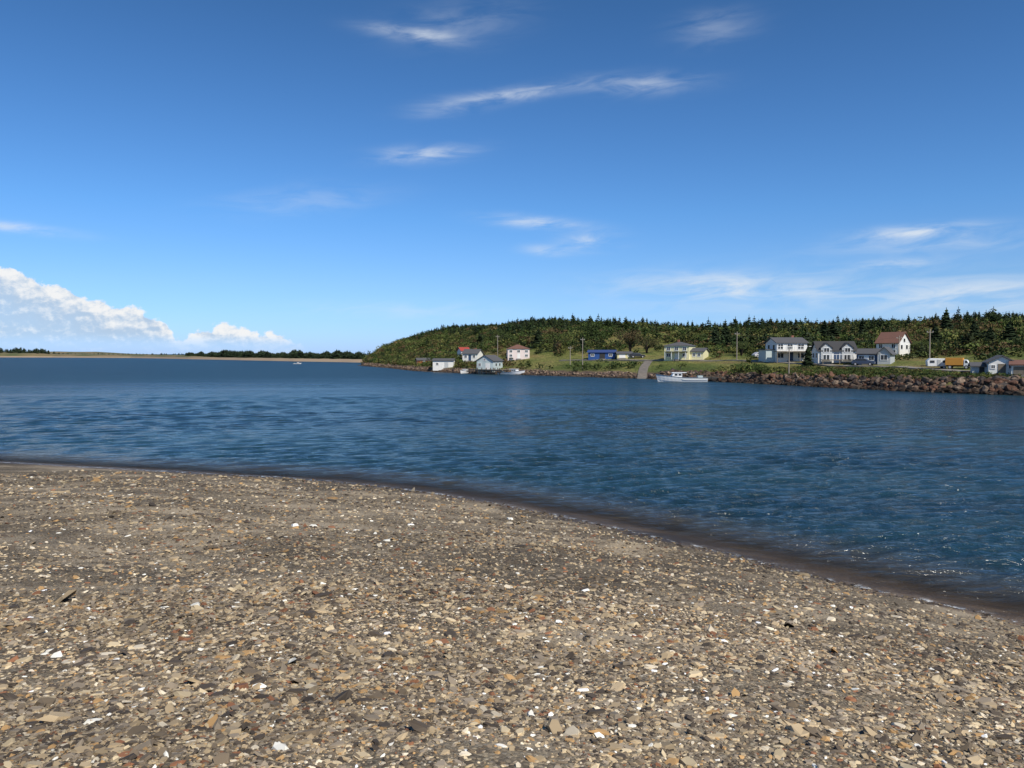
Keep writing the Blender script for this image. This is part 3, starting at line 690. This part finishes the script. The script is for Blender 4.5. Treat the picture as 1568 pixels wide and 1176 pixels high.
for i,(px,py,hp,c_,wd) in enumerate([(965,540,38,(.10,.075,.035),1.2),(990,541,28,(.09,.08,.03),1.),(850,538,32,(.06,.085,.022),1.2),(770,532,28,(.06,.085,.022),1.1),(1135,545,26,(.07,.095,.028),1.),(1400,543,24,(.08,.105,.028),1.2),(1165,578,22,(.06,.095,.022),1.4),(1310,548,22,(.06,.095,.022),1.3)]):
    broad('broadleaf_tree',px,py,hp,200+i,c_,wd)

# ------------------------------------------------------------ far shore on the left
fs=[(-500,1300),(-100,1180),(0,1120),(80,1080),(200,960),(290,740),(370,610),(450,520),(550,450),(640,420),(700,415)]
fp=np.array([p for p,_ in fs]);fd=np.array([d for _,d in fs],float)
pxs=np.linspace(-500,700,500); js=np.array([-30,-8,0,3,10,25,60,110,180,300,500.])
PX,J=np.meshgrid(pxs,js,indexing='ij')
def far_z(PX,J):
    hs=np.interp(PX,[-500,-20,60,90,200,280,330,560,700],[10,8,6.5,4.6,4.2,3.8,2.4,2.2,2.5])
    pr=np.interp(J,[-30,0,3,10,25,60,110,500],[-3,0,.5,.75,.9,1.,1.,1.])
    return pr*np.where(J>0,hs,1.)+.5*fbm(PX*.03,J*.02,3)*np.clip(J/20,0,1)
D=np.interp(PX,fp,fd)+J+6*vnoise(PX*.05,J*0+.3); X=(PX-784)/F*D
m,q,b=newmat('far_shore_ground')
pos=q.n('ShaderNodeNewGeometry').outputs['Position']; zz=q.n('ShaderNodeSeparateXYZ',{0:pos}).outputs[2]
n1=q.noise(pos,.02,4,.6)
g=q.mix(q.ss(n1,.4,.6),(.09,.1,.035),(.2,.15,.07)); g=q.mix(q.ss(q.m('ADD',zz,n1),1.8,3.0,1.,0.),g,(.34,.25,.165))
q.set(b.inputs['Base Color'],g); b.inputs['Roughness'].default_value=.95
L,S=grid_faces(*X.shape); np_mesh('far_shore',np.stack([X,D,far_z(PX,J)],-1).reshape(-1,3),L,S,m,smooth=True)
pxs=np.linspace(-500,330,300); js=np.array([0,60,150,300,600.]); P2,J2=np.meshgrid(pxs,js,indexing='ij')
zh=np.interp(P2,[-500,60,90,140,200,230,330],[16,14,15,13,8,5,0])*np.interp(J2,[0,150,300,600],[0,.8,1,.3])+2*fbm(P2*.02,J2*.01,3)
D2=2300+J2; np_mesh('distant_hills',np.stack([(P2-784)/F*D2,D2,zh-1],-1).reshape(-1,3),*grid_faces(*P2.shape),m,smooth=True)
n=2300; px=np.concatenate([rng.uniform(-60,76,180),rng.uniform(285,560,2020),rng.uniform(80,285,100)]); J=np.concatenate([rng.uniform(20,120,180),rng.uniform(22,110,2020),rng.uniform(60,200,100)])
D=np.interp(px,fp,fd)+J; x=(px-784)/F*D; z=far_z(px,J); hh=rng.uniform(3.,6.,n)*np.interp(px,[0,76,100,280,300,340,560],[1.7,1.2,.4,.5,.75,1.1,.95])*(.85+.5*vnoise(px*.12,J*0))
parts=[];idx=rng.integers(0,6,n)
for i in range(6):
    kk=idx==i; nn=kk.sum(); w=hh[kk]*1.9
    parts.append(merge('',SPR[i],np.stack([x[kk],D[kk],z[kk]-.2],-1),np.stack([w,w,hh[kk]],-1),rng.uniform(0,6.28,nn),np.array([.04,.062,.03])*rng.uniform(.7,1.3,(nn,1)),None,jit=.05))
merge_many('distant_tree_line',parts,needle)

# ------------------------------------------------------------ sky
wd=bpy.data.worlds.new('World'); sc.world=wd; wd.use_nodes=True; t=wd.node_tree; q=NT(t)
try: wd.cycles.sampling_method='MANUAL'; wd.cycles.sample_map_resolution=256
except Exception as ex: print(ex)
bg=t.nodes['Background']
sky=q.n('ShaderNodeTexSky',sky_type='NISHITA'); sky.sun_disc=False; sky.sun_elevation=SUN_EL; sky.sun_rotation=SUN_AZ; sky.air_density=1.0; sky.dust_density=.25; sky.ozone_density=3.0; sky.altitude=0
dirv=q.n('ShaderNodeTexCoord').outputs['Generated']; sp_=q.n('ShaderNodeSeparateXYZ',{0:dirv})
AZ=q.m('MULTIPLY',q.m('ARCTAN2',sp_.outputs[0],sp_.outputs[1]),57.2958); EL=q.m('MULTIPLY',q.m('ARCSINE',sp_.outputs[2]),57.2958)
tot=None
for (az,el,wa,we,amp,tl_) in [(-7.2,22.1,2.8,.4,.9,-.06),(-4,22.8,4,1.2,.25,.1),(.2,18.4,4.2,.45,.75,.12),(9.4,18.8,3.6,.6,.6,-.02),(-6.4,14.3,3.0,.5,.95,.08),(2,9.6,3.2,.42,.95,-.08),(5.9,8.2,1.8,.55,1.,0),(2.7,7.6,1.6,.35,.8,-.05),(27.8,7.9,3.2,.42,1.2,0),(30,7.2,7,.6,.5,0),(14.5,4.8,6,.95,1.,-.03),(26,5.9,2.6,.33,.75,.04),(31.5,3.6,5,1.1,.9,0),(-32.5,7.8,2.6,.3,1.0,-.05),(14.5,22,2.4,.9,.3,0),(-15,10.8,5,.9,.28,.12),(-5,17.4,2.4,.5,.4,.1),(-8,3.2,7,.6,.35,0),(22,4,12,1.6,.4,0)]:
    dx=q.m('SUBTRACT',AZ,az); dy=q.m('DIVIDE',q.m('SUBTRACT',q.m('SUBTRACT',EL,el),q.m('MULTIPLY',dx,tl_)),we); dx=q.m('DIVIDE',dx,wa)
    g=q.m('MULTIPLY',q.m('EXPONENT',q.m('MULTIPLY',q.m('ADD',q.m('MULTIPLY',dx,dx),q.m('MULTIPLY',dy,dy)),-1.)),amp)
    tot=g if tot is None else q.m('ADD',tot,g)
vec=q.n('ShaderNodeCombineXYZ',{0:q.m('MULTIPLY',AZ,.22),1:q.m('SUBTRACT',EL,q.m('MULTIPLY',AZ,.06)),2:0.}).outputs[0]
nz=q.noise(vec,1.0,5,.58,.6)
wisp=q.m('MULTIPLY',tot,q.ss(nz,.28,.75)); wisp=q.m('MINIMUM',q.m('MULTIPLY',wisp,.78),.8)
top1=q.ramp(q.m('DIVIDE',q.m('ADD',AZ,50.),40.),[(0.,.9),(.36,.63),(.41,.56),(.47,.46),(.515,.40),(.56,.33),(.61,.31),(.645,.23),(.66,.11),(.70,.16),(.74,.225),(.79,.16),(.84,.13),(.88,.04),(1.,.0)])
topd=q.m('MULTIPLY',top1,10.)
v2=q.n('ShaderNodeCombineXYZ',{0:AZ,1:q.m('MULTIPLY',EL,1.3),2:0.}).outputs[0]
nc=q.noise(v2,.85,6,.6,.1); nc2=q.noise(q.n('ShaderNodeMapping',{'Vector':v2,'Location':(-.15,-.3,0)}).outputs[0],.85,4,.6,.1)
edge=q.m('SUBTRACT',q.m('ADD',topd,q.m('MULTIPLY',q.m('SUBTRACT',nc,.5),2.2)),EL)
cm=q.m('MULTIPLY',q.ss(edge,0.,.3),q.ss(EL,.4,1.5,.2,1.))
cm=q.m('MULTIPLY',cm,q.ss(edge,.6,3.5,1.,.75))
cm=q.m('MULTIPLY',cm,q.ss(topd,.2,1.2))
lit=q.ss(q.m('ADD',q.m('MULTIPLY',q.m('SUBTRACT',nc,nc2),3.0),q.ss(edge,0.,2.2,.8,.12)),.0,1.0)
tint=q.ramp(q.m('DIVIDE',EL,40.),[(0.,(.28,.43,.88)),(.04,(.29,.44,.78)),(.125,(.30,.44,.66)),(.25,(.255,.44,.65)),(.6,(.19,.35,.50)),(1.,(.20,.36,.50))])
skyc=q.mix(1.,sky.outputs[0],tint,'MULTIPLY'); skyc=q.mix(1.,skyc,(2.,2.,2.),'MULTIPLY')
c=q.mix(wisp,skyc,(7.6,8.2,8.8)); cc_=q.mix(lit,(4.6,6.0,7.8),(9.0,9.1,9.2)); c=q.mix(cm,c,cc_)
q.set(bg.inputs[0],c); bg.inputs[1].default_value=.1

sl=bpy.data.lights.new('sun','SUN'); sl.energy=4.7; sl.angle=math.radians(.5); sl.color=(1,.925,.80)
so=link(bpy.data.objects.new('sun',sl))
sd=Vector((math.sin(SUN_AZ)*math.cos(SUN_EL),math.cos(SUN_AZ)*math.cos(SUN_EL),math.sin(SUN_EL)))
so.rotation_euler=sd.to_track_quat('Z','Y').to_euler(); so.location=sd*50

cam=bpy.data.cameras.new('camera'); cam.lens=36*F/1568; cam.sensor_width=36; cam.clip_end=40000; cam.clip_start=.1
co=link(bpy.data.objects.new('camera',cam)); co.location=(0,0,H); co.rotation_euler=(math.radians(90-2.236),0,0); sc.camera=co
sc.view_settings.view_transform='Standard'; sc.view_settings.look='None'; sc.view_settings.exposure=0
